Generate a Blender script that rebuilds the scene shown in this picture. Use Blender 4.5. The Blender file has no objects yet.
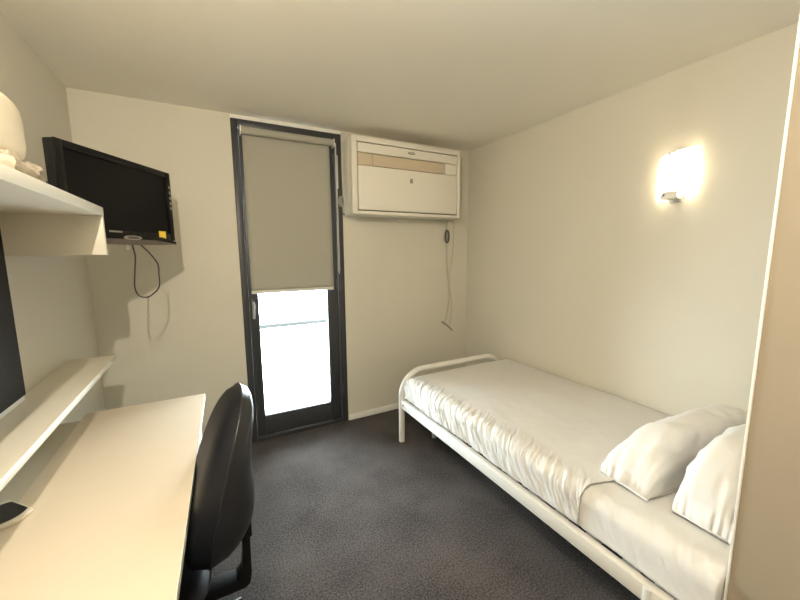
import bpy, bmesh, math, random
from math import sin, cos, pi, radians
from mathutils import Vector, Matrix, noise
random.seed(7)
S = bpy.context.scene
COL = S.collection

# ------------------------------------------------------------------ materials
def new_mat(name):
    m = bpy.data.materials.new(name); m.use_nodes = True
    nt = m.node_tree
    return m, nt, nt.nodes['Principled BSDF']

def mat(name, col, rough=0.5, metal=0.0, noise_amt=0.0, noise_scale=20.0, bump=0.0, bump_scale=200.0,
        spec=0.5, sheen=0.0, coat=0.0):
    m, nt, b = new_mat(name)
    b.inputs['Base Color'].default_value = (*col, 1)
    b.inputs['Roughness'].default_value = rough
    b.inputs['Metallic'].default_value = metal
    b.inputs['Specular IOR Level'].default_value = spec
    if sheen: b.inputs['Sheen Weight'].default_value = sheen
    if coat: b.inputs['Coat Weight'].default_value = coat
    tc = nt.nodes.new('ShaderNodeTexCoord')
    if noise_amt:
        n = nt.nodes.new('ShaderNodeTexNoise'); n.inputs['Scale'].default_value = noise_scale
        n.inputs['Detail'].default_value = 6
        r = nt.nodes.new('ShaderNodeMix'); r.data_type = 'RGBA'
        r.inputs['A'].default_value = (*[c*(1-noise_amt) for c in col], 1)
        r.inputs['B'].default_value = (*[min(1, c*(1+noise_amt)) for c in col], 1)
        nt.links.new(tc.outputs['Object'], n.inputs['Vector'])
        nt.links.new(n.outputs['Fac'], r.inputs['Factor'])
        nt.links.new(r.outputs['Result'], b.inputs['Base Color'])
    if bump:
        n2 = nt.nodes.new('ShaderNodeTexNoise'); n2.inputs['Scale'].default_value = bump_scale
        n2.inputs['Detail'].default_value = 4
        bp = nt.nodes.new('ShaderNodeBump'); bp.inputs['Strength'].default_value = bump
        bp.inputs['Distance'].default_value = 0.004
        nt.links.new(tc.outputs['Object'], n2.inputs['Vector'])
        nt.links.new(n2.outputs['Fac'], bp.inputs['Height'])
        nt.links.new(bp.outputs['Normal'], b.inputs['Normal'])
    return m

def carpet_mat():
    m, nt, b = new_mat('carpet')
    b.inputs['Roughness'].default_value = 1.0
    b.inputs['Specular IOR Level'].default_value = 0.1
    tc = nt.nodes.new('ShaderNodeTexCoord')
    n1 = nt.nodes.new('ShaderNodeTexNoise'); n1.inputs['Scale'].default_value = 120; n1.inputs['Detail'].default_value = 8
    n2 = nt.nodes.new('ShaderNodeTexNoise'); n2.inputs['Scale'].default_value = 3.5; n2.inputs['Detail'].default_value = 3
    mx = nt.nodes.new('ShaderNodeMath'); mx.operation = 'MULTIPLY_ADD'; mx.inputs[1].default_value = 0.35
    r = nt.nodes.new('ShaderNodeValToRGB')
    r.color_ramp.elements[0].position = 0.44; r.color_ramp.elements[0].color = (0.021, 0.0185, 0.018, 1)
    r.color_ramp.elements[1].position = 0.90; r.color_ramp.elements[1].color = (0.128, 0.114, 0.109, 1)
    nt.links.new(tc.outputs['Object'], n1.inputs['Vector']); nt.links.new(tc.outputs['Object'], n2.inputs['Vector'])
    nt.links.new(n2.outputs['Fac'], mx.inputs[0]); nt.links.new(n1.outputs['Fac'], mx.inputs[2])
    nt.links.new(mx.outputs[0], r.inputs['Fac']); nt.links.new(r.outputs['Color'], b.inputs['Base Color'])
    bp = nt.nodes.new('ShaderNodeBump'); bp.inputs['Strength'].default_value = 0.5; bp.inputs['Distance'].default_value = 0.006
    n3 = nt.nodes.new('ShaderNodeTexNoise'); n3.inputs['Scale'].default_value = 320
    nt.links.new(tc.outputs['Object'], n3.inputs['Vector']); nt.links.new(n3.outputs['Fac'], bp.inputs['Height'])
    nt.links.new(bp.outputs['Normal'], b.inputs['Normal'])
    return m

def glass_mat():
    m = bpy.data.materials.new('clear_glass'); m.use_nodes = True
    nt = m.node_tree; nt.nodes.clear()
    out = nt.nodes.new('ShaderNodeOutputMaterial'); mix = nt.nodes.new('ShaderNodeMixShader')
    t = nt.nodes.new('ShaderNodeBsdfTransparent'); g = nt.nodes.new('ShaderNodeBsdfGlossy')
    t.inputs['Color'].default_value = (0.95, 0.98, 0.97, 1); g.inputs['Roughness'].default_value = 0.02
    f = nt.nodes.new('ShaderNodeFresnel'); f.inputs['IOR'].default_value = 1.4
    nt.links.new(f.outputs[0], mix.inputs[0]); nt.links.new(t.outputs[0], mix.inputs[1]); nt.links.new(g.outputs[0], mix.inputs[2])
    nt.links.new(mix.outputs[0], out.inputs[0])
    return m

def emit_mat(name, col, strength):
    m, nt, b = new_mat(name)
    b.inputs['Base Color'].default_value = (0.9, 0.88, 0.82, 1)
    b.inputs['Emission Color'].default_value = (*col, 1)
    b.inputs['Emission Strength'].default_value = strength
    return m

M = dict(
    wall=mat('painted_plaster_wall', (0.68, 0.645, 0.55), 0.75, noise_amt=0.02, noise_scale=3, bump=0.05, bump_scale=350),
    ceil=mat('painted_ceiling', (0.90, 0.86, 0.76), 0.8, bump=0.05, bump_scale=300),
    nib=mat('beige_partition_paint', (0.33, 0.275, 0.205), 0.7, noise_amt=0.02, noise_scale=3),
    trim=mat('white_trim', (0.88, 0.86, 0.80), 0.45),
    carpet=carpet_mat(),
    frame=mat('charcoal_aluminium', (0.040, 0.041, 0.044), 0.42, noise_amt=0.05, noise_scale=60),
    hinge=mat('dark_steel', (0.10, 0.10, 0.11), 0.35, metal=0.7),
    chrome=mat('satin_metal', (0.55, 0.55, 0.55), 0.3, metal=0.9),
    glass=glass_mat(),
    blind=mat('blind_fabric', (0.40, 0.385, 0.325), 0.9, noise_amt=0.04, noise_scale=400, bump=0.08, bump_scale=900),
    blindwhite=mat('blind_plastic', (0.72, 0.70, 0.64), 0.4),
    ac=mat('cream_plastic', (0.82, 0.78, 0.68), 0.38),
    actan=mat('tan_plastic', (0.60, 0.50, 0.36), 0.5),
    acgap=mat('dark_gap', (0.08, 0.07, 0.05), 0.8),
    grey=mat('grey_plastic', (0.30, 0.28, 0.24), 0.5),
    desk=mat('cream_laminate', (0.80, 0.70, 0.56), 0.42, noise_amt=0.015, noise_scale=5),
    shelf=mat('white_laminate', (0.80, 0.75, 0.63), 0.45),
    board=mat('charcoal_felt', (0.040, 0.037, 0.035), 0.95, spec=0.1, noise_amt=0.15, noise_scale=150),
    black=mat('black_gloss_plastic', (0.006, 0.006, 0.0065), 0.16, spec=0.3),
    screen=mat('tv_screen', (0.006, 0.006, 0.0065), 0.22, spec=0.15),
    blackmatte=mat('black_plastic', (0.010, 0.010, 0.011), 0.45, spec=0.3),
    tvbar=mat('bronze_grey_plastic', (0.16, 0.135, 0.115), 0.35, metal=0.4),
    yellow=mat('yellow_sticker', (0.85, 0.60, 0.06), 0.6),
    whiteplastic=mat('white_plastic', (0.8, 0.78, 0.72), 0.4),
    cable=mat('dark_cable', (0.035, 0.028, 0.022), 0.5),
    cord=mat('pale_cord', (0.60, 0.56, 0.47), 0.5),
    vinyl=mat('black_vinyl', (0.009, 0.010, 0.014), 0.50, spec=0.3, noise_amt=0.08, noise_scale=90, bump=0.15, bump_scale=500),
    shell=mat('black_chair_shell', (0.016, 0.017, 0.020), 0.42, spec=0.4, noise_amt=0.05, noise_scale=80),
    bed=mat('cream_powder_coat', (0.78, 0.76, 0.71), 0.35),
    sheet=mat('white_cotton', (0.72, 0.71, 0.685), 0.85, sheen=0.15, bump=0.05, bump_scale=900),
    cover=mat('white_bedspread', (0.68, 0.665, 0.635), 0.85, sheen=0.15, bump=0.08, bump_scale=700),
    pillow=mat('pillow_cotton', (0.79, 0.79, 0.78), 0.8, sheen=0.15),
    mattress=mat('mattress_ticking', (0.72, 0.70, 0.66), 0.9),
    bag=mat('cream_bedding', (0.80, 0.70, 0.53), 0.8),
    wrap=mat('crumpled_wrap', (0.60, 0.52, 0.41), 0.28, noise_amt=0.45, noise_scale=32),
    lampglass=emit_mat('glowing_lamp_glass', (1.0, 0.90, 0.70), 2.4),
    ceilglass=emit_mat('ceiling_lamp_glass', (1.0, 0.86, 0.62), 6.0),
    slab=mat('balcony_concrete', (0.7, 0.7, 0.68), 0.9, noise_amt=0.08, noise_scale=8),
    rail=mat('balcony_rail_paint', (0.028, 0.030, 0.031), 0.9, spec=0.1),
)

# ------------------------------------------------------------------ helpers
def box_bm(bm, x0, x1, y0, y1, z0, z1, bev=0.0, seg=2):
    b2 = bmesh.new()
    bmesh.ops.create_cube(b2, size=1.0)
    for v in b2.verts:
        v.co = Vector(((x0+x1)/2 + v.co.x*(x1-x0), (y0+y1)/2 + v.co.y*(y1-y0), (z0+z1)/2 + v.co.z*(z1-z0)))
    if bev:
        bmesh.ops.bevel(b2, geom=b2.edges[:], offset=bev, segments=seg, profile=0.5, affect='EDGES')
    merge(bm, b2)

def merge(bm, b2):
    me = bpy.data.meshes.new('tmp'); b2.to_mesh(me); b2.free(); bm.from_mesh(me); bpy.data.meshes.remove(me)

def tube_bm(bm, pts, r, seg=12, cap=True, closed=False):
    pts = [Vector(p) for p in pts]; n = len(pts); rings = []
    prev = None
    for i, p in enumerate(pts):
        if closed: t = pts[(i+1) % n] - pts[(i-1) % n]
        else: t = pts[min(i+1, n-1)] - pts[max(i-1, 0)]
        t.normalize()
        if prev is None:
            up = Vector((0, 0, 1)) if abs(t.z) < 0.9 else Vector((1, 0, 0))
            a = t.cross(up).normalized()
        else:
            a = (prev - t*prev.dot(t)).normalized()
        prev = a; b = t.cross(a)
        rr = r[i] if isinstance(r, (list, tuple)) else r
        rings.append([bm.verts.new(p + a*rr*cos(2*pi*k/seg) + b*rr*sin(2*pi*k/seg)) for k in range(seg)])
    for i in range(n if closed else n-1):
        A, B = rings[i], rings[(i+1) % n]
        for k in range(seg):
            bm.faces.new((A[k], A[(k+1) % seg], B[(k+1) % seg], B[k]))
    if cap and not closed:
        bm.faces.new(rings[0][::-1]); bm.faces.new(rings[-1])

def prism_bm(bm, poly, axis, a0, a1, bev=0.0):
    """poly: 2D points; extruded along axis (0,1,2) from a0 to a1"""
    b2 = bmesh.new()
    def P(q, a):
        c = list(q); c.insert(axis, a); return b2.verts.new(c)
    A = [P(q, a0) for q in poly]; B = [P(q, a1) for q in poly]
    n = len(poly)
    b2.faces.new(A); b2.faces.new(B[::-1])
    for i in range(n): b2.faces.new((A[i], B[i], B[(i+1) % n], A[(i+1) % n]))
    bmesh.ops.recalc_face_normals(b2, faces=b2.faces[:])
    if bev: bmesh.ops.bevel(b2, geom=b2.edges[:], offset=bev, segments=2, profile=0.5, affect='EDGES')
    merge(bm, b2)

def grid_bm(bm, f, nu, nv, close_u=False):
    V = [[bm.verts.new(f(i/nu, j/nv)) for i in range(nu + (0 if close_u else 1))] for j in range(nv+1)]
    w = len(V[0])
    for j in range(nv):
        for i in range(nu):
            bm.faces.new((V[j][i], V[j][(i+1) % w], V[j+1][(i+1) % w], V[j+1][i]))
    return V

def obj(name, bm, m, parent=None, smooth=True, angle=35, recalc=True):
    if recalc: bmesh.ops.recalc_face_normals(bm, faces=bm.faces[:])
    me = bpy.data.meshes.new(name); bm.to_mesh(me); bm.free()
    if smooth:
        for p in me.polygons: p.use_smooth = True
        try: me.set_sharp_from_angle(angle=radians(angle))
        except Exception: pass
    me.materials.append(M[m] if isinstance(m, str) else m)
    o = bpy.data.objects.new(name, me); COL.objects.link(o)
    if parent is not None: o.parent = parent
    return o

def tag(o, label, cat, group=None):
    o['label'] = label; o['category'] = cat
    if group: o['group'] = group
    return o

def thing(name, label, cat, loc=(0, 0, 0), rz=0.0, group=None):
    o = bpy.data.objects.new(name, None); COL.objects.link(o)
    o.empty_display_size = 0.1
    o.location = loc; o.rotation_euler = (0, 0, rz)
    return tag(o, label, cat, group)

def structure(name, bm, m, parent=None, **k):
    o = obj(name, bm, m, parent, **k)
    if parent is None: o['kind'] = 'structure'
    return o

def box(name, m, parent, *b, bev=0.0, **k):
    bm = bmesh.new(); box_bm(bm, *b, bev=bev); return obj(name, bm, m, parent, **k)

def arc(cx, cz, r, a0, a1, n=10):
    return [(cx + r*cos(radians(a0+(a1-a0)*i/n)), cz + r*sin(radians(a0+(a1-a0)*i/n))) for i in range(n+1)]

def spline(pts, n=8):
    pts = [Vector(p) for p in pts]; out = []
    for i in range(len(pts)-1):
        p0 = pts[max(i-1, 0)]; p1 = pts[i]; p2 = pts[i+1]; p3 = pts[min(i+2, len(pts)-1)]
        for k in range(n):
            t = k/n
            out.append(0.5*((2*p1) + (-p0+p2)*t + (2*p0-5*p1+4*p2-p3)*t*t + (-p0+3*p1-3*p2+p3)*t**3))
    out.append(pts[-1]); return out

# ------------------------------------------------------------------ the room
LX, RX, BY, CZ = -0.668, 2.300, 2.866, 2.450
FY = -1.60; NX, NY = 1.285, 0.362           # partition beside the bed head
bm = bmesh.new(); box_bm(bm, LX-.15, RX+.15, FY-.15, BY+.15, -.12, 0); structure('floor', bm, 'carpet', smooth=False)
bm = bmesh.new(); box_bm(bm, LX-.15, RX+.15, FY-.15, BY+.15, CZ, CZ+.12); structure('ceiling', bm, 'ceil', smooth=False)
bm = bmesh.new(); box_bm(bm, LX-.15, LX, FY, BY+.15, 0, CZ); structure('wall_left', bm, 'wall', smooth=False)
bm = bmesh.new(); box_bm(bm, RX, RX+.15, NY, BY+.15, 0, CZ); structure('wall_right', bm, 'wall', smooth=False)
DX0, DX1 = 0.195, 1.000
bm = bmesh.new()
box_bm(bm, LX, DX0, BY, BY+.15, 0, CZ); box_bm(bm, DX1, RX, BY, BY+.15, 0, CZ); box_bm(bm, DX0, DX1, BY+.05, BY+.15, 2.43, CZ)
structure('wall_back', bm, 'wall', smooth=False)
bm = bmesh.new(); box_bm(bm, LX-.15, NX, FY-.15, FY, 0, CZ); structure('wall_front', bm, 'wall', smooth=False)
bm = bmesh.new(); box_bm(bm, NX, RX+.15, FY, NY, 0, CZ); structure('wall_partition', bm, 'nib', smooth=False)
bm = bmesh.new(); box_bm(bm, NX-.004, NX+.010, NY-.001, NY+.006, 0, CZ, bev=.0015); structure('trim_1', bm, 'trim')
bm = bmesh.new(); box_bm(bm, DX0, DX1, BY+.002, BY+.05, 2.425, CZ); structure('daylight_strip', bm, 'trim', smooth=False)  # white strip standing in for a bright line of daylight over the door
bm = bmesh.new(); box_bm(bm, DX1+.001, RX-.012, BY-.012, BY, 0, .055, bev=.003); structure('baseboard_back', bm, 'trim')
bm = bmesh.new(); box_bm(bm, LX, DX0-.001, BY-.012, BY, 0, .055, bev=.003); structure('baseboard_back_left', bm, 'trim')
bm = bmesh.new(); box_bm(bm, RX-.012, RX, NY+.006, BY, 0, .055, bev=.003); structure('baseboard_right', bm, 'trim')
bm = bmesh.new(); box_bm(bm, LX, LX+.012, FY, BY-.012, 0, .055, bev=.003); structure('baseboard_left', bm, 'trim')

# ------------------------------------------------------------------ glazed door
door = bpy.data.objects.new('door_1', None); COL.objects.link(door); door['kind'] = 'structure'
door.location = ((DX0+DX1)/2, BY, 0)
def dbox(name, m, *b, bev=0.0):
    x, y, z = door.location
    return box(name, m, door, b[0]-x, b[1]-x, b[2]-y, b[3]-y, b[4]-z, b[5]-z, bev=bev)
bm = bmesh.new(); ox, oy = door.location.x, door.location.y
for b in ((DX0+.001, .242, 0, 2.424), (.946, DX1-.001, 0, 2.424)):
    box_bm(bm, b[0]-ox, b[1]-ox, -.004, .10, b[2], b[3], bev=.003)
box_bm(bm, .242-ox, .946-ox, -.004, .10, 2.375, 2.424, bev=.003)
box_bm(bm, .242-ox, .946-ox, -.004, .10, 0.0, .030, bev=.003)
obj('door_frame', bm, 'frame', door)
bm = bmesh.new()
GX0, GX1, GZ0, GZ1 = .312, .850, .195, 2.30
for b in ((.245, GX0, .034, 2.371), (GX1, .943, .034, 2.371), (GX0, GX1, .034, GZ0), (GX0, GX1, GZ1, 2.371)):
    box_bm(bm, b[0]-ox, b[1]-ox, .012, .062, b[2], b[3], bev=.004)
leaf = obj('door_leaf', bm, 'frame', door)
box('glass_pane', 'glass', leaf, GX0-ox, GX1-ox, .034, .040, GZ0, GZ1, smooth=False)
bm = bmesh.new(); box_bm(bm, .258-ox, .280-ox, .002, .011, 1.00, 1.14, bev=.004)
hp = obj('handle_plate', bm, 'hinge', leaf)
bm = bmesh.new()
tube_bm(bm, [(.269-ox, .004, 1.115), (.269-ox, -.03, 1.115)], .009)
tube_bm(bm, spline([(.269-ox, -.030, 1.122), (.269-ox, -.034, 1.08), (.268-ox, -.034, 1.03), (.266-ox, -.032, .995)], 5), .0095)
obj('door_handle', bm, 'chrome', leaf)
for z in (.30, 1.22, 2.22):
    bm = bmesh.new(); tube_bm(bm, [(.9445-ox, -.004, z-.06), (.9445-ox, -.004, z+.06)], .009)
    box_bm(bm, .925-ox, .965-ox, -.008, -.004, z-.045, z+.045, bev=.001)
    obj('hinge', bm, 'hinge', door)
# balcony outside, seen through the glass
bm = bmesh.new(); box_bm(bm, -1.6, 2.9, BY+.151, 4.2, -.14, -.02); structure('floor_balcony', bm, 'slab', smooth=False)
rl = thing('balcony_railing', 'pale balcony railing outside the glass door, hazy in the daylight', 'railing', (.6, 4.08, -.02))
bm = bmesh.new(); box_bm(bm, -2.1, 2.2, -.03, .03, .685, .725, bev=.004); obj('handrail', bm, 'rail', rl)
for x in (-2.05, 2.15): box('railing_post', 'rail', rl, x-.02, x+.02, -.02, .02, 0, .685)

# ------------------------------------------------------------------ roller blind
bl = thing('roller_blind', 'beige roller blind pulled halfway down over the dark glass door', 'blind', (.585, BY-.042, 2.338))
bm = bmesh.new(); tube_bm(bm, [(-.325, 0, 0), (.335, 0, 0)], .026, 24); obj('roller_tube', bm, 'blind', bl)
def blind_f(u, v):
    z = 0.0 - v*1.133
    y = .024 - .006*v if v > .02 else .026
    return Vector((-.322 + .632*u, y + .0015*sin(u*9+v*3)*v, z))
bm = bmesh.new(); grid_bm(bm, blind_f, 20, 40)
f = obj('blind_fabric', bm, 'blind', bl)
sm = f.modifiers.new('thickness', 'SOLIDIFY'); sm.thickness = .0016
bm = bmesh.new(); box_bm(bm, -.322, .310, .0125, .024, -1.156, -1.132, bev=.003); obj('bottom_rail', bm, 'blindwhite', bl)
for x in (-.332, .338):
    bm = bmesh.new(); box_bm(bm, x-.004, x+.004, -.026, .036, -.032, .026, bev=.002); obj('bracket', bm, 'blindwhite', bl)
bm = bmesh.new()
tube_bm(bm, [(.345+.008*cos(a), .004+.010*sin(a), -.02) for a in ()] or [(.350, -.004, 0), (.352, 0, -.5), (.352, .002, -1.0), (.357, .002, -1.03), (.362, .002, -1.0), (.360, .002, -.5), (.356, -.002, 0)], .0022, 6)
obj('chain', bm, 'blindwhite', bl)
bm = bmesh.new(); box_bm(bm, .372, .380, .028, .036, -.34, -.08, bev=.003); obj('chain_guide', bm, 'blindwhite', bl)

# ------------------------------------------------------------------ air conditioner
AX0, AX1, AZ0, AZ1, AD = 1.008, 2.040, 1.785, 2.370, .200
ac = thing('air_conditioner', 'large cream box air conditioner mounted high on the back wall', 'air conditioner', ((AX0+AX1)/2, BY, AZ0))
w = (AX1-AX0)/2; h = AZ1-AZ0
bm = bmesh.new()
box_bm(bm, -w, w, -AD+.03, -.001, 0, h, bev=.004)
for b in ((-w, -w+.045, 0, h), (w-.032, w, 0, h), (-w+.045, w-.032, 0, .026), (-w+.045, w-.032, h-.040, h)):
    box_bm(bm, b[0], b[1], -AD-.012, -AD+.03, b[2], b[3], bev=.004)
obj('housing', bm, 'ac', ac)
x0, x1 = -w+.045, w-.032
box('panel_gap', 'acgap', ac, x0+.001, x1-.001, -AD+.022, -AD+.029, .027, h-.041, smooth=False)
px0, px1 = x0+.008, x1-.004
bm = bmesh.new(); box_bm(bm, px0, px1, -AD-.008, -AD+.02, .034, .372, bev=.006); obj('front_panel', bm, 'ac', ac)
bm = bmesh.new(); box_bm(bm, px0, px1, -AD-.008, -AD+.02, .468, h-.045, bev=.006); tp = obj('top_panel', bm, 'ac', ac)
lx0, lx1 = 1.192-1.524, 1.877-1.524
bm = bmesh.new(); box_bm(bm, px0, lx0-.003, -AD-.002, -AD+.02, .375, .465, bev=.003); obj('vent_end', bm, 'actan', ac)
bm = bmesh.new(); box_bm(bm, lx1+.003, px1, -AD-.002, -AD+.02, .375, .465, bev=.003); obj('vent_end', bm, 'ac', ac)
bm = bmesh.new(); box_bm(bm, lx0, lx1, -AD-.001, -AD+.02, .376, .464, bev=.003); obj('vent_flap', bm, 'actan', ac)
# oval maker's badge with a lighter squiggle
bm = bmesh.new(); ov = [(.013+.036*cos(2*pi*k/28), .508+.0115*sin(2*pi*k/28)) for k in range(28)]
prism_bm(bm, ov, 1, -AD-.0105, -AD-.007); bd = obj('badge', bm, 'grey', tp)
bm = bmesh.new()
tube_bm(bm, spline([(-.012, -AD-.0108, .509), (-.004, -AD-.0108, .513), (.006, -AD-.0108, .506), (.016, -AD-.0108, .511), (.026, -AD-.0108, .505), (.038, -AD-.0108, .508)], 4), .0018, 6)
obj('badge_script', bm, 'ac', bd)
bm = bmesh.new(); box_bm(bm, -.002, .026, -AD-.0095, -AD-.006, .268, .306, bev=.002); obj('receiver_window', bm, 'grey', ac)

# ------------------------------------------------------------------ cords under the air conditioner
wy = BY-.010
cd = thing('hanging_cord', 'pale thin cord hanging down the back wall from the air conditioner', 'cord', (2.06, wy, AZ0))
def rel(o, pts): return [Vector(p)-o.location for p in pts]
bm = bmesh.new()
tube_bm(bm, rel(cd, spline([(2.03, wy-.02, AZ0-.002), (2.035, wy, 1.70), (2.045, wy, 1.52), (2.055, wy, 1.30), (2.075, wy, 1.14), (2.080, wy, 1.02), (2.055, wy, .88), (2.035, wy, .80)], 8)), .0055, 8)
tube_bm(bm, rel(cd, spline([(2.085, wy-.02, AZ0-.002), (2.118, wy, 1.74), (2.124, wy, 1.56), (2.098, wy, 1.36), (2.080, wy, 1.24), (2.090, wy, 1.10), (2.112, wy, .98), (2.110, wy, .84), (2.095, wy, .76)], 8)), .0045, 8)
obj('cord_strand', bm, 'cord', cd)
bm = bmesh.new(); tube_bm(bm, rel(cd, spline([(1.99, wy-.006, .80), (2.03, wy-.008, .775), (2.08, wy-.006, .735), (2.12, wy, .70)], 6)), .007, 8)
obj('plug_end', bm, 'grey', cd)
cc = thing('cord_winder', 'small dark oval winder hanging below the air conditioner corner', 'cord winder', (2.028, wy-.026, 1.63))
bm = bmesh.new()
tube_bm(bm, [(.020*cos(2*pi*k/24), 0, .058*sin(2*pi*k/24)) for k in range(24)], .008, 8, closed=True)
obj('ring', bm, 'hinge', cc)
bm = bmesh.new(); box_bm(bm, -.007, .007, -.006, .006, -.050, .050, bev=.004); obj('crossbar', bm, 'grey', cc)
bm = bmesh.new(); tube_bm(bm, [(0, 0, .058), (.002, 0, .153)], .003, 6); obj('loop', bm, 'cord', cc)

# lead from door jamb to the air conditioner, with round cleat
cl = thing('cord_cleat', 'round translucent cleat beside the door under the air conditioner', 'cleat', (.984, BY-.009, 1.90))
bm = bmesh.new(); prism_bm(bm, [(.022*cos(2*pi*k/24), .045*sin(2*pi*k/24)) for k in range(24)], 1, -.008, .003, bev=.002); obj('disc', bm, 'grey', cl)
bm = bmesh.new(); tube_bm(bm, spline([(0, -.006, -.045), (.002, -.006, -.085), (.012, -.008, -.100), (.022, -.020, -.104)], 5), .004, 6); obj('lead', bm, 'cable', cl)

# ------------------------------------------------------------------ wall sconce
sc = thing('wall_sconce', 'glowing curved glass wall lamp on the right wall above the bed', 'wall lamp', (RX, 1.055, 1.885))
bm = bmesh.new(); box_bm(bm, -.018, -.001, -.033, .033, -.135, .138, bev=.004); obj('backplate', bm, 'whiteplastic', sc)
def shade_f(u, v):
    a = (u-.5)*2; z = (v-.5)*2
    zz = .118*z + (.018 if z > 0 else .010)*a*z*0 
    half = .098*(1-.10*z*z)
    x = -.082 + .058*a*a
    return Vector((x, a*half, zz - .016*a*abs(z)))
bm = bmesh.new(); grid_bm(bm, shade_f, 24, 16)
o = obj('lamp_shade', bm, 'lampglass', sc); s_ = o.modifiers.new('thickness', 'SOLIDIFY'); s_.thickness = .004
for s in (1, -1):
    hw_ = .020 if s > 0 else .040
    bm = bmesh.new()
    box_bm(bm, -.090, -.010, -hw_*.8, hw_*.8, s*.122-.004, s*.122+.004, bev=.002)
    z0, z1 = (.112, .126) if s > 0 else (-.126, -.088)
    prism_bm(bm, [(-hw_, z0), (hw_, z0), (hw_*.7, z1), (-hw_, z1)], 0, -.0945, -.0875, bev=.0015)
    c = obj('clip', bm, 'whiteplastic', sc)
    bm = bmesh.new(); tube_bm(bm, [(-.0975, .010 if s > 0 else .020, s*.106), (-.0935, .010 if s > 0 else .020, s*.106)], .0045, 10); obj('screw', bm, 'hinge', c)

# ------------------------------------------------------------------ bed frame
BX0, BX1, BY0, BY1 = 1.250, 2.272, .405, 2.325
bf = thing('bed_frame', 'cream tubular metal single bed frame along the right wall', 'bed', ((BX0+BX1)/2, 1.36, 0))
ox, oy = bf.location.x, bf.location.y
def loop_pts(y, top, R):
    p = [(BX0, y, 0), (BX0, y, top-R-.05)]
    p += [(x, y, z) for x, z in arc(BX0+R, top-R, R, 180, 90, 14)]
    p += [(x, y, z) for x, z in arc(BX1-R, top-R, R, 90, 0, 14)]
    p += [(BX1, y, top-R-.05), (BX1, y, 0)]
    return [(a-ox, b-oy, c) for a, b, c in p]
bm = bmesh.new(); tube_bm(bm, loop_pts(BY1, .566, .19), .0235, 20); fb = obj('footboard', bm, 'bed', bf)
for x in (BX0+.004, BX1-.004):
    bm = bmesh.new(); tube_bm(bm, [(x-ox, BY0-oy+.14, 0), (x-ox, BY0-oy+.14, .345)], .0225, 20); obj('leg', bm, 'bed', bf)
bm = bmesh.new(); tube_bm(bm, [(BX0-ox, BY0-oy+.02, .318), (BX1-ox, BY0-oy+.02, .318)], .02, 16); obj('head_rail', bm, 'bed', bf)
for x in (BX0, BX1-.022):
    bm = bmesh.new(); box_bm(bm, x-ox-.014 + (.0 if x == BX0 else 0), x-ox+.022, BY0-oy+.02, BY1-oy-.018, .284, .350, bev=.004)
    rl_ = obj('side_rail', bm, 'bed', bf)
    if x == BX0:
        for y in (BY1-.05, BY0+.06):
            bm = bmesh.new(); tube_bm(bm, [(x-ox-.018, y-oy, .318), (x-ox-.013, y-oy, .318)], .007, 12); obj('bolt', bm, 'hinge', rl_)
bm = bmesh.new()
for k in range(13):
    y = BY0+.08 + k*(BY1-BY0-.16)/12
    box_bm(bm, BX0+.023-ox, BX1-.037-ox, y-oy-.03, y-oy+.03, .318, .334, bev=.002)
obj('slats', bm, 'bed', bf)
for x in (1.505, 1.95):
    for y in (2.25, .62):
        bm = bmesh.new(); tube_bm(bm, [(x-ox, y-oy, 0), (x-ox, y-oy, .317)], .018, 14); obj('leg', bm, 'bed', bf)

# ------------------------------------------------------------------ mattress, sheet and cover
MX0, MX1, MY0, MY1, MZ0, MZ1 = 1.268, 2.292, .372, 2.290, .340, .525
bm = bmesh.new(); box_bm(bm, MX0+.012, MX1-.004, MY0+.02, MY1-.012, MZ0, MZ1-.012, bev=.04, seg=5)
tag(obj('mattress', bm, 'mattress'), 'single mattress lying on the cream bed frame, wrapped in white bedding', 'mattress')

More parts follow.
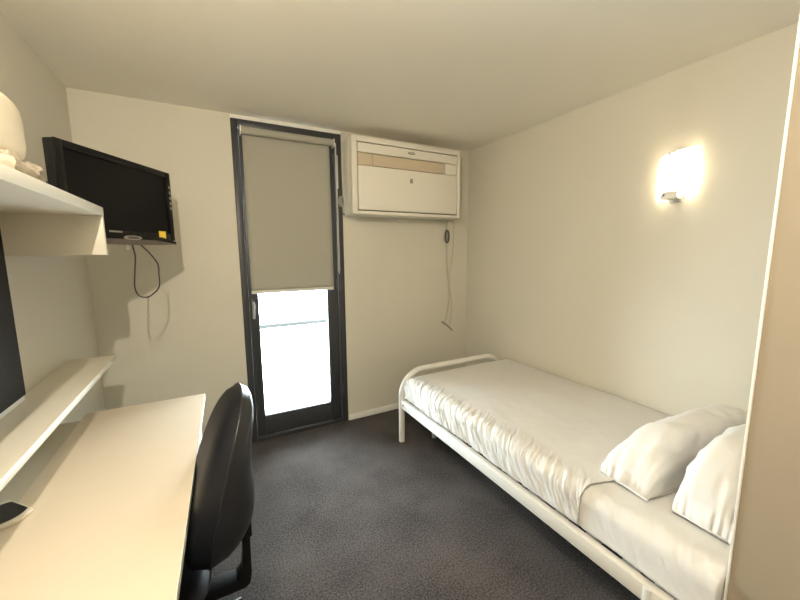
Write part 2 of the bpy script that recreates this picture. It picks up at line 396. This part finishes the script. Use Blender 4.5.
def fbm(p, oct=4):
    v = 0; a = 1
    for k in range(oct):
        v += a*noise.noise(p*(2**k)); a *= .5
    return v
def drape(name, m, y0, y1, dz, folds, hemfun, nu=150, nv=260, edge_r=.055, foot=False, seedv=0.0):
    """bedding laid over the mattress: s=0 at the wall edge, runs across the top, over the room-side edge and down"""
    top = (MX1-.004) - (MX0+edge_r); arcl = edge_r*pi/2; down = .105
    tot = top + arcl + down
    def f(u, v):
        y = y0 + (y1-y0)*v
        y = hemfun(u, v, y)
        s = u*tot
        z0 = MZ1+dz
        # sag rounding at the foot end
        if foot:
            d = (MY1+.004) - y
            if d < .05: z0 -= .05*(1-math.sqrt(max(0, 1-((.05-d)/.05)**2)))
        if s < top:
            x = MX1-.004 - s; z = z0; n = Vector((0, 0, 1)); side = 0
        elif s < top+arcl:
            a = (s-top)/edge_r
            x = MX0+edge_r - (edge_r+dz)*sin(a); z = z0-edge_r + edge_r*cos(a)
            n = Vector((-sin(a), 0, cos(a))); side = a/(pi/2)
        else:
            x = MX0-dz; z = z0-edge_r-(s-top-arcl); n = Vector((-1, 0, 0)); side = 1.0
        q = Vector((x*1.5, y*1.5, z*1.5+seedv))
        disp = .006*fbm(q*1.6) + .0016*fbm(q*7)
        # ruched folds at the side, running slantwise
        k = max(0.0, min(1.0, (s-top+.10)/.15))
        k = k*k*(3-2*k)
        wy_ = y + .55*(s-top) + .020*fbm(Vector((y*5, s*5, seedv)))
        def ridge(fy, fs, o): return 1-2*abs(noise.noise(Vector((wy_*fy, (s+.3*y)*fs, seedv+o))))
        fold = .75*ridge(32, 6, 0) + .55*ridge(64, 12, 4) + .35*noise.noise(Vector((wy_*75, s*18, seedv+9))) - .5
        amp = folds*(.45+.55*(.5+.5*noise.noise(Vector((y*2.2, 1.7, seedv)))))
        disp += k*fold*amp
        # soft bulging of the side
        disp += .006*k*(.5+.5*sin(y*7+seedv))
        p = Vector((x, y, z)) + n*disp
        if s < top*.02: p.z = min(p.z, z0+.004)
        # keep inside the rail
        if side >= 1: p.x = min(p.x, MX0+.004); p.z = max(p.z, MZ0+.012)
        p.x = min(p.x, RX-.004)
        if not foot and v < 1e-6: p = p.lerp(Vector((1.78, p.y, .43)), .55)   # tucked end
        return p
    bm = bmesh.new(); grid_bm(bm, f, nu, nv)
    o = obj(name, bm, m, angle=180)
    s = o.modifiers.new('thickness', 'SOLIDIFY'); s.thickness = .003; s.offset = 1
    return o
sh = drape('fitted_sheet', 'sheet', MY0, 1.0, .001, .0050, lambda u, v, y: y, 120, 130, seedv=5.0)
tag(sh, 'smooth white fitted sheet on the bed head end beneath the pillows', 'sheet')
def hem(u, v, y):
    # room-side corner of the cover pulls towards the foot a little
    return y + (1-v)*(.10*max(0, u-.55)/.45 + .012*sin(u*17))
cv = drape('bedspread', 'cover', .735, MY1+.006, .009, .0115, hem, 230, 640, foot=True, seedv=0.0)
tag(cv, 'creased cream bedspread over the mattress with ruched side, reaching the bed foot', 'bedspread')

# ------------------------------------------------------------------ pillows
def pillow(name, label, L_, Wd, H, loc, rz, lean, seedv):
    """a plump pillow slumped on its long edge: u runs along it, v over the back from one base edge to the other"""
    nu, nv = 84, 56
    def f(u, v):
        a = u*2-1; ph = pi*v
        sh_ = max(0, 1-abs(a)**4.5)**.50          # height dies away to the ends
        sw = .90 + .10*max(0, 1-abs(a)**2)        # base keeps its width: square corners
        cy_ = math.copysign(abs(cos(ph))**.72, cos(ph)); cz_ = abs(sin(ph))**.72
        y = Wd/2*sw*cy_; z = H*sh_*cz_
        x = a*L_/2*(1 - .0*cz_)
        q = Vector((x*5+seedv, y*5, z*5))
        d = .016*fbm(q, 3) + .006*(1-2*abs(noise.noise(q*2.3)))
        # creases fanning from the end seams
        for e in (-1, 1):
            t = (a-e)*e*-1
            d += .0045*sin(7*ph+seedv+e+4*t+3*noise.noise(q*1.5))*math.exp(-((t-.22)/.16)**2)*cz_
            d += .006*noise.noise(Vector((t*6, ph*5, seedv+e)))*math.exp(-(t/.5)**2)
        nrm = Vector((a**5*.8, cy_, cz_+.05)).normalized()
        p = Vector((x, y, z)) + nrm*d*min(1, 3*cz_)*min(1, .2+2*sh_)
        p.y += lean*p.z*(.5+p.z/H*.5)
        p.z = max(p.z, .0)
        if v in (0, 1): p.z = .012*abs(a)**6
        return p
    bm = bmesh.new(); V = grid_bm(bm, f, nu, nv)
    for i in range(nu):                            # flat underside
        bm.faces.new((V[0][i], V[0][i+1], V[nv][i+1], V[nv][i]))
    bm.faces.new([V[k][0] for k in range(nv+1)]); bm.faces.new([V[k][nu] for k in range(nv+1)])
    o = obj(name, bm, 'pillow', angle=180)
    o.location = loc; o.rotation_euler = (0, 0, rz)
    return tag(o, label, 'pillow', 'pillows at the bed head')
PZ = MZ1+.010
pillow('pillow', 'plump white pillow resting nearer the bed foot, fully in view', .84, .22, .238, (1.835, .704, PZ), radians(-6), -.14, 1.0)
pillow('pillow', 'white pillow at the bed head partly hidden behind the partition edge', .62, .185, .285, (1.735, .480, PZ), radians(-2.5), -.03, 4.3)

# ------------------------------------------------------------------ desk
dk = thing('desk', 'long cream laminate desk top along the left wall', 'desk', (-.345, 1.20, 0))
ox, oy = -.345, 1.20
TX0, TX1, TY0, TY1, TZ = -.570, -.082, .15, 2.13, .73
TXN = -.140                                     # the room-side edge runs slightly askew
ex = lambda y: TX1 + .012 + (TXN-TX1-.012)*(TY1-y)/(TY1-TY0)
bm = bmesh.new(); prism_bm(bm, [(TX0-ox, TY0-oy), (TXN-.003-ox, TY0-oy), (ex(TY1)-.003-ox, TY1-.003-oy), (TX0-ox, TY1-.003-oy)], 2, TZ-.025, TZ, bev=.0012); obj('desk_top', bm, 'desk', dk)
bm = bmesh.new(); prism_bm(bm, [(TXN-.003-ox, TY0-oy), (TXN-ox, TY0-oy), (ex(TY1)-ox, TY1-oy), (TX0-ox, TY1-oy), (TX0-ox, TY1-.003-oy), (ex(TY1)-.003-ox, TY1-.003-oy)], 2, TZ-.025, TZ-.0004)
obj('edge_strip', bm, 'trim', dk, smooth=False)
for y in (.20, 1.98):
    bm = bmesh.new(); box_bm(bm, TX0-ox+.02, TX1-ox-.10, y-oy-.0125, y-oy+.0125, 0, TZ-.026, bev=.001); obj('end_panel', bm, 'shelf', dk)
bm = bmesh.new(); box_bm(bm, TX0-ox+.04, TX0-ox+.055, .2126-oy, 1.967-oy, .40, TZ-.026); obj('back_panel', bm, 'shelf', dk, smooth=False)
bm = bmesh.new(); box_bm(bm, LX-ox+.002, TX0-ox-.001, TY0-oy, TY1-oy-.03, TZ-.040, TZ-.020, bev=.001); obj('gap_filler', bm, 'wall', dk)  # added strip covering the dark gap, stands in for the lit wall there
dp = thing('drawer_pedestal', 'white drawer pedestal under the far end of the desk', 'drawer unit', (-.305, 1.74, 0))
bm = bmesh.new(); box_bm(bm, -.20, .195, -.17, .17, .04, .66, bev=.003); obj('carcass', bm, 'shelf', dp)
for k, (z0, z1) in enumerate(((.05, .33), (.335, .49), (.495, .655))):
    bm = bmesh.new(); box_bm(bm, .1955, .214, -.167, .167, z0, z1, bev=.002); dr = obj('drawer', bm, 'whiteplastic', dp)
    bm = bmesh.new(); tube_bm(bm, [(.222, -.05, z1-.05), (.232, -.04, z1-.05), (.232, .04, z1-.05), (.222, .05, z1-.05)], .004, 8)
    box_bm(bm, .2135, .224, -.053, -.047, z1-.054, z1-.046); box_bm(bm, .2135, .224, .047, .053, z1-.054, z1-.046)
    obj('drawer_handle', bm, 'chrome', dr)
for x in (-.16, .15):
    for y in (-.13, .13):
        bm = bmesh.new(); tube_bm(bm, [(x, y-.012, .02), (x, y+.012, .02)], .02, 14); box_bm(bm, x-.006, x+.006, y-.006, y+.006, .02, .0405); obj('castor', bm, 'blackmatte', dp)

# rounded dark device at the wall side of the desk
tr = thing('desk_tray', 'rounded black tray with a cream rim at the wall side of the desk', 'tray', (-.582, 1.372, TZ))
def dshape(r, off):
    pts = []
    nrm = Vector((.728, .686))          # the straight side faces the window
    for k in range(64):
        a = 2*pi*k/64; p = Vector((r*cos(a), r*sin(a))); d = p.dot(nrm)
        if d > off: p = p - nrm*(d-off)
        pts.append((p.x, p.y))
    return pts
bm = bmesh.new(); prism_bm(bm, dshape(.074, .045), 2, .0002, .010, bev=.002); obj('rim', bm, 'shelf', tr)
bm = bmesh.new(); prism_bm(bm, dshape(.056, .040), 2, .0102, .0118); obj('inset', bm, 'blackmatte', tr)

# ------------------------------------------------------------------ shelves, pinboard
us = thing('wall_shelf', 'thick cream upper shelf with end gusset on the left wall', 'shelf', (LX, 1.0, 1.632))
SY1 = 1.80
bm = bmesh.new(); box_bm(bm, .001, -.352-LX, .10-1.0, SY1-1.0, 0, .033, bev=.0015); obj('shelf_board', bm, 'shelf', us)
bm = bmesh.new()
prism_bm(bm, [(.001, 0), (.001, -.150), (-.353-LX, -.150), (-.353-LX, 0)], 1, SY1-1.0-.022, SY1-1.0-.001, bev=.001); obj('gusset', bm, 'shelf', us)
bm = bmesh.new()
prism_bm(bm, [(.001, 0), (.001, -.150), (-.353-LX, -.150), (-.353-LX, 0)], 1, .12-1.0, .142-1.0, bev=.001); obj('gusset', bm, 'shelf', us)
ls = thing('wall_shelf', 'narrow cream lower shelf just above the desk on the left wall', 'shelf', (LX, 1.2, .925))
bm = bmesh.new(); box_bm(bm, .001, -.476-LX, .10-1.2, 2.345-1.2, 0, .025, bev=.0015); obj('shelf_board', bm, 'shelf', ls)
pb = thing('pinboard', 'dark charcoal pinboard with pale edge between the two shelves', 'pinboard', (LX, .95, .951))
bm = bmesh.new(); box_bm(bm, .001, .030, .15-.95, 1.765-.95, .0, .680, bev=.001); obj('backing', bm, 'trim', pb)
bm = bmesh.new(); box_bm(bm, .0302, .036, .152-.95, 1.760-.95, .022, .678, bev=.001); obj('felt', bm, 'board', pb)

# bedding bundle on the upper shelf
bd = thing('spare_bedding', 'pale folded bedding bundle in crumpled wrap on the upper shelf', 'bedding', (-.545, 1.47, 1.665))
def blob(wx, wy_, z0, z1, amp, sd, sc_=6, pw=.5):
    def f(u, v):
        a = u*2*pi; b = (v-.5)*pi
        cx = math.copysign(abs(cos(a))**pw, cos(a))*max(0, cos(b))**pw; cy = math.copysign(abs(sin(a))**pw, sin(a))*max(0, cos(b))**pw
        cz = math.copysign(abs(sin(b))**pw, sin(b))
        p = Vector((cx*wx, cy*wy_, (z0+z1)/2 + cz*(z1-z0)/2))
        d = amp*fbm(Vector((p.x*sc_+sd, p.y*sc_, p.z*sc_)))
        p += Vector((cx, cy, cz)).normalized()*d
        p.z = max(p.z, .001)
        return p
    return f
bm = bmesh.new(); grid_bm(bm, blob(.085, .215, 0, .105, .024, 2.0, 22), 80, 48, close_u=True); bmesh.ops.remove_doubles(bm, verts=bm.verts[:], dist=.0005); obj('wrapped_bundle', bm, 'wrap', bd)
bm = bmesh.new(); grid_bm(bm, blob(.075, .145, .09, .275, .012, 7.0, 5), 64, 40, close_u=True); bmesh.ops.remove_doubles(bm, verts=bm.verts[:], dist=.0005); obj('folded_blanket', bm, 'bag', bd)

# ------------------------------------------------------------------ television
TL = Vector((-.486, 1.833, 1.914)); TR = Vector((-.1655, 2.375, 1.926))
th = radians(30.4); wTV = .630
base = (TL+TR)/2; base.z = 1.527
tv = thing('television', 'black flat television on a wall bracket in the left corner', 'television', base, radians(90)-th)
hw = wTV/2; HT = 1.920-1.527
bm = bmesh.new(); box_bm(bm, -hw, hw, .004, .042, .028, HT, bev=.006)
box_bm(bm, -hw*.72, hw*.72, .040, .075, .06, HT-.06, bev=.012); obj('cabinet', bm, 'blackmatte', tv)
bm = bmesh.new()
for b in ((-hw, -hw+.032, .028, HT), (hw-.032, hw, .028, HT), (-hw+.032, hw-.032, .028, .066), (-hw+.032, hw-.032, HT-.030, HT)):
    box_bm(bm, b[0], b[1], -.008, .006, b[2], b[3], bev=.003)
bz = obj('bezel', bm, 'black', tv)
box('screen', 'screen', tv, -hw+.031, hw-.031, 0, .0045, .065, HT-.029, smooth=False)
# lower speaker bar, bowed
poly = [(-hw, .026), (hw, .026)] + [(hw - wTV*k/24, .0005 + .012*(2*(k/24)-1)**2*.6) for k in range(25)]
bm = bmesh.new(); prism_bm(bm, poly, 1, -.012, .030, bev=.001); sb = obj('speaker_bar', bm, 'tvbar', tv)
bm = bmesh.new(); prism_bm(bm, [(.01+.055*cos(2*pi*k/28), .034+.010*sin(2*pi*k/28)) for k in range(28)], 1, -.0125, -.0075); obj('control_oval', bm, 'chrome', tv)
bm = bmesh.new(); prism_bm(bm, [(.01+.038*cos(2*pi*k/28), .034+.006*sin(2*pi*k/28)) for k in range(28)], 1, -.0132, -.0124); obj('control_inlay', bm, 'tvbar', tv)
bm = bmesh.new(); prism_bm(bm, [(.065, .038), (hw-.004, .012), (hw-.004, .022), (.20, .044)], 1, -.0135, -.0085); obj('swoosh', bm, 'black', tv)
bm = bmesh.new(); box_bm(bm, hw-.125, hw-.075, -.0095, -.008, .036, .076, bev=.0004); obj('sticker', bm, 'yellow', tv)
bm = bmesh.new()
for k in range(7): box_bm(bm, -.118+.0105*k, -.1105+.0105*k, -.0088, -.0078, .0545, .0620)
obj('logo', bm, 'grey', tv, smooth=False)
bm = bmesh.new(); box_bm(bm, -hw+.098, -hw+.108, -.0095, -.0078, .034, .050, bev=.001); obj('indicator', bm, 'whiteplastic', tv)
for k in range(5):
    bm = bmesh.new(); box_bm(bm, hw-.019, hw-.007, -.0092, -.0078, HT-.085-.028*k, HT-.070-.028*k, bev=.001); obj('bezel_mark', bm, 'grey', tv)  # row of small grey marks down the right bezel
# bracket from the back of the set to the left wall
inv = Matrix.Rotation(-(radians(90)-th), 4, 'Z') @ Matrix.Translation(-base)
def L(p): return inv @ Vector(p)
c0 = Vector((0, .075, .19)); w0 = L((LX+.012, 2.36, 1.73))
bm = bmesh.new(); tube_bm(bm, [c0, c0+Vector((0, .05, 0)), w0], .018, 12)
box_bm(bm, -.06, .06, .074, .084, .13, .25, bev=.002); obj('bracket_arm', bm, 'blackmatte', tv)
b2 = bmesh.new(); box_bm(b2, LX+.001, LX+.013, 2.29, 2.43, 1.63, 1.83, bev=.002); b2.transform(inv); obj('wall_plate', b2, 'blackmatte', tv)
# lead hanging in a loop below the set
def onTV(px, z): return Vector((px+.022, .02, z))
bm = bmesh.new()
tube_bm(bm, spline([onTV(.008, .030), onTV(.020, -.015), onTV(.026, -.06), onTV(.012, -.14), onTV(.004, -.205), onTV(.022, -.245), onTV(.070, -.262), onTV(.120, -.250), onTV(.170, -.215), onTV(.176, -.15), onTV(.174, -.095), onTV(.120, -.035), onTV(.060, .010), onTV(.05, .03)], 8), .0034, 8)
obj('power_lead', bm, 'cable', tv)
bm = bmesh.new(); box_bm(bm, -.005, .014, .014, .028, -.022, .004, bev=.002); obj('lead_tag', bm, 'whiteplastic', tv)

# ------------------------------------------------------------------ office chair
ch = thing('office_chair', 'black padded office chair pushed up to the cream desk', 'chair', (-.20, 1.30, 0), radians(0))
cx, cy = -.20, 1.33
def back_pts():
    pass
BW, BH, BZ0 = .45, .545, .475
def backface(side):
    # side=1: padded front (towards the desk, -x); side=-1: rear shell
    def f(u, v):
        a = u*2-1; b = v*2-1
        r = max(abs(a), abs(b))
        if r > 0:
            ang = math.atan2(b, a); n_ = 2.8
            k = (abs(cos(ang))**n_ + abs(sin(ang))**n_)**(-1/n_)
            sa, sb = cos(ang)*k*r, sin(ang)*k*r
        else: sa = sb = 0
        vz = (sb+1)/2
        wid = BW/2*(1.03 - .26*max(0, vz-.35)**1.4)
        y = sa*wid; z = BZ0 + BH*vz
        edge = max(0, 1-r**6)**.5
        xc = .140 + .095*vz + .032*vz*vz - .022*sa*sa*(1-vz*.5)
        t = (.104-.050*vz)*edge if side > 0 else (.060-.006*vz+.050*math.exp(-((vz-.30)/.28)**2))*edge
        return Vector((xc - side*t, y, z))
    return f
bm = bmesh.new(); grid_bm(bm, backface(1), 36, 36)
br = obj('backrest', bm, 'vinyl', ch, angle=180)
bm = bmesh.new(); grid_bm(bm, backface(-1), 36, 36)
obj('back_shell', bm, 'shell', ch, angle=180)
# piping round the edge between cushion and shell
edgef = backface(1)
loop = []
N = 40
for k in range(N): loop.append(edgef(k/N, 0))
for k in range(N): loop.append(edgef(1, k/N))
for k in range(N): loop.append(edgef(1-k/N, 1))
for k in range(N): loop.append(edgef(0, 1-k/N))
bm = bmesh.new(); tube_bm(bm, loop, .004, 8, closed=True); obj('piping', bm, 'shell', ch)
# seat
def seat_f(sg):
    def f(u, v):
        a = u*2-1; b = v*2-1; r = max(abs(a), abs(b))
        if r > 0:
            ang = math.atan2(b, a); k = (abs(cos(ang))**4 + abs(sin(ang))**4)**(-.25); sa, sb = cos(ang)*k*r, sin(ang)*k*r
        else: sa = sb = 0
        e = (1-r**6)**.5
        z = .447 + sg*(.038*e) - .014*(1-sb*sb)*(sg > 0)*.6
        if sa < -.6: z -= .05*(abs(sa)-.6)**1.5
        return Vector((-.098+sa*.235, sb*.245, z))
    return f
bm = bmesh.new(); grid_bm(bm, seat_f(1), 32, 32); grid_bm(bm, seat_f(-1), 32, 32)
bmesh.ops.remove_doubles(bm, verts=bm.verts[:], dist=.0004); obj('seat', bm, 'vinyl', ch, angle=180)
# back upright with ribbed cover
bm = bmesh.new()
pts = [(.02, .280), (.235, .280), (.252, .292), (.259, .33), (.262, .60), (.250, .635), (.228, .635), (.234, .43), (.226, .34), (.21, .320), (.02, .320)]
prism_bm(bm, pts, 1, -.032, .032, bev=.004); obj('back_upright', bm, 'blackmatte', ch)
bm = bmesh.new(); box_bm(bm, .258, .268, -.042, .042, .48, .585, bev=.006); up = obj('height_knob', bm, 'shell', ch)
bm = bmesh.new(); box_bm(bm, -.10, .06, -.07, .07, .276, .408, bev=.01); obj('mechanism', bm, 'blackmatte', ch)
bm = bmesh.new(); tube_bm(bm, [(-.02, 0, .10), (-.02, 0, .25)], .028, 20); tube_bm(bm, [(-.02, 0, .24), (-.02, 0, .28)], .016, 16); obj('gas_column', bm, 'blackmatte', ch)
bm = bmesh.new(); tube_bm(bm, [(-.02, .06, .375), (-.02, .20, .37), (-.02, .25, .365)], .006, 8); obj('lever', bm, 'blackmatte', ch)
for k in range(5):
    a = 2*pi*k/5 + .5
    d = Vector((cos(a), sin(a), 0)); c = Vector((-.02, 0, 0))
    bm = bmesh.new(); tube_bm(bm, [c+d*.02+Vector((0, 0, .115)), c+d*.15+Vector((0, 0, .105)), c+d*.27+Vector((0, 0, .080))], [.026, .022, .016], 12); lg = obj('leg', bm, 'blackmatte', ch)
    e = c+d*.27; p = Vector((-d.y, d.x, 0))
    bm = bmesh.new(); tube_bm(bm, [e-p*.022+Vector((0, 0, .027)), e+p*.022+Vector((0, 0, .027))], .027, 18); tube_bm(bm, [e+Vector((0, 0, .027)), e+Vector((0, 0, .078))], .007, 8); obj('castor', bm, 'blackmatte', lg)

# ------------------------------------------------------------------ ceiling lamp (above, out of frame)
LP = Vector((-.165, .30, CZ))
lm = thing('ceiling_lamp', 'small round warm ceiling lamp above the near end of the desk', 'ceiling lamp', LP)
bm = bmesh.new(); tube_bm(bm, [(0, 0, -.001), (0, 0, -.02)], .07, 28); obj('rose', bm, 'whiteplastic', lm)
bm = bmesh.new(); tube_bm(bm, [(0, 0, -.02), (0, 0, -.18)], .02, 16); obj('lamp_holder', bm, 'whiteplastic', lm)
def light(name, kind, loc, energy, col, **k):
    d = bpy.data.lights.new(name, kind); d.energy = energy; d.color = col
    for a, b in k.items(): setattr(d, a, b)
    o = bpy.data.objects.new(name, d); COL.objects.link(o); o.location = loc; return o
light('ceiling_bulb_light', 'POINT', LP+Vector((0, 0, -.22)), 64, (1.0, .89, .72), shadow_soft_size=.006)
light('sconce_bulb_light', 'POINT', (RX-.045, 1.055, 1.885), 0.5, (1.0, .84, .58), shadow_soft_size=.02)

# ------------------------------------------------------------------ daylight
W = bpy.data.worlds.new('overcast_sky'); S.world = W; W.use_nodes = True
bg = W.node_tree.nodes['Background']
bg.inputs['Color'].default_value = (.86, .94, 1.0, 1); bg.inputs['Strength'].default_value = 38.0
pt = light('door_daylight_portal', 'AREA', (.58, BY+.14, .70), 1.0, (1, 1, 1), shape='RECTANGLE', size=.60, size_y=1.05)
pt.rotation_euler = (radians(-90), 0, 0); pt.data.cycles.is_portal = True

# ------------------------------------------------------------------ camera and view
cam = bpy.data.cameras.new('camera'); co = bpy.data.objects.new('camera', cam); COL.objects.link(co); S.camera = co
f_px, yaw, pitch, roll, Hc = 354.5, .4903, -.1337, -.0073, 1.4832
fw = Vector((sin(yaw)*cos(pitch), cos(yaw)*cos(pitch), sin(pitch)))
r = Vector((cos(yaw), -sin(yaw), 0)); u = r.cross(fw)
r2 = r*cos(roll)+u*sin(roll); u2 = -r*sin(roll)+u*cos(roll)
mw = Matrix((r2, u2, -fw)).transposed().to_4x4(); mw.translation = (0, 0, Hc)
co.matrix_world = mw
cam.sensor_width = 36; cam.lens = f_px/800*36; cam.clip_start = .02
S.view_settings.view_transform = 'Standard'; S.view_settings.look = 'None'
S.view_settings.gamma = 1.0; S.view_settings.use_curve_mapping = False
S.view_settings.exposure = 0.26
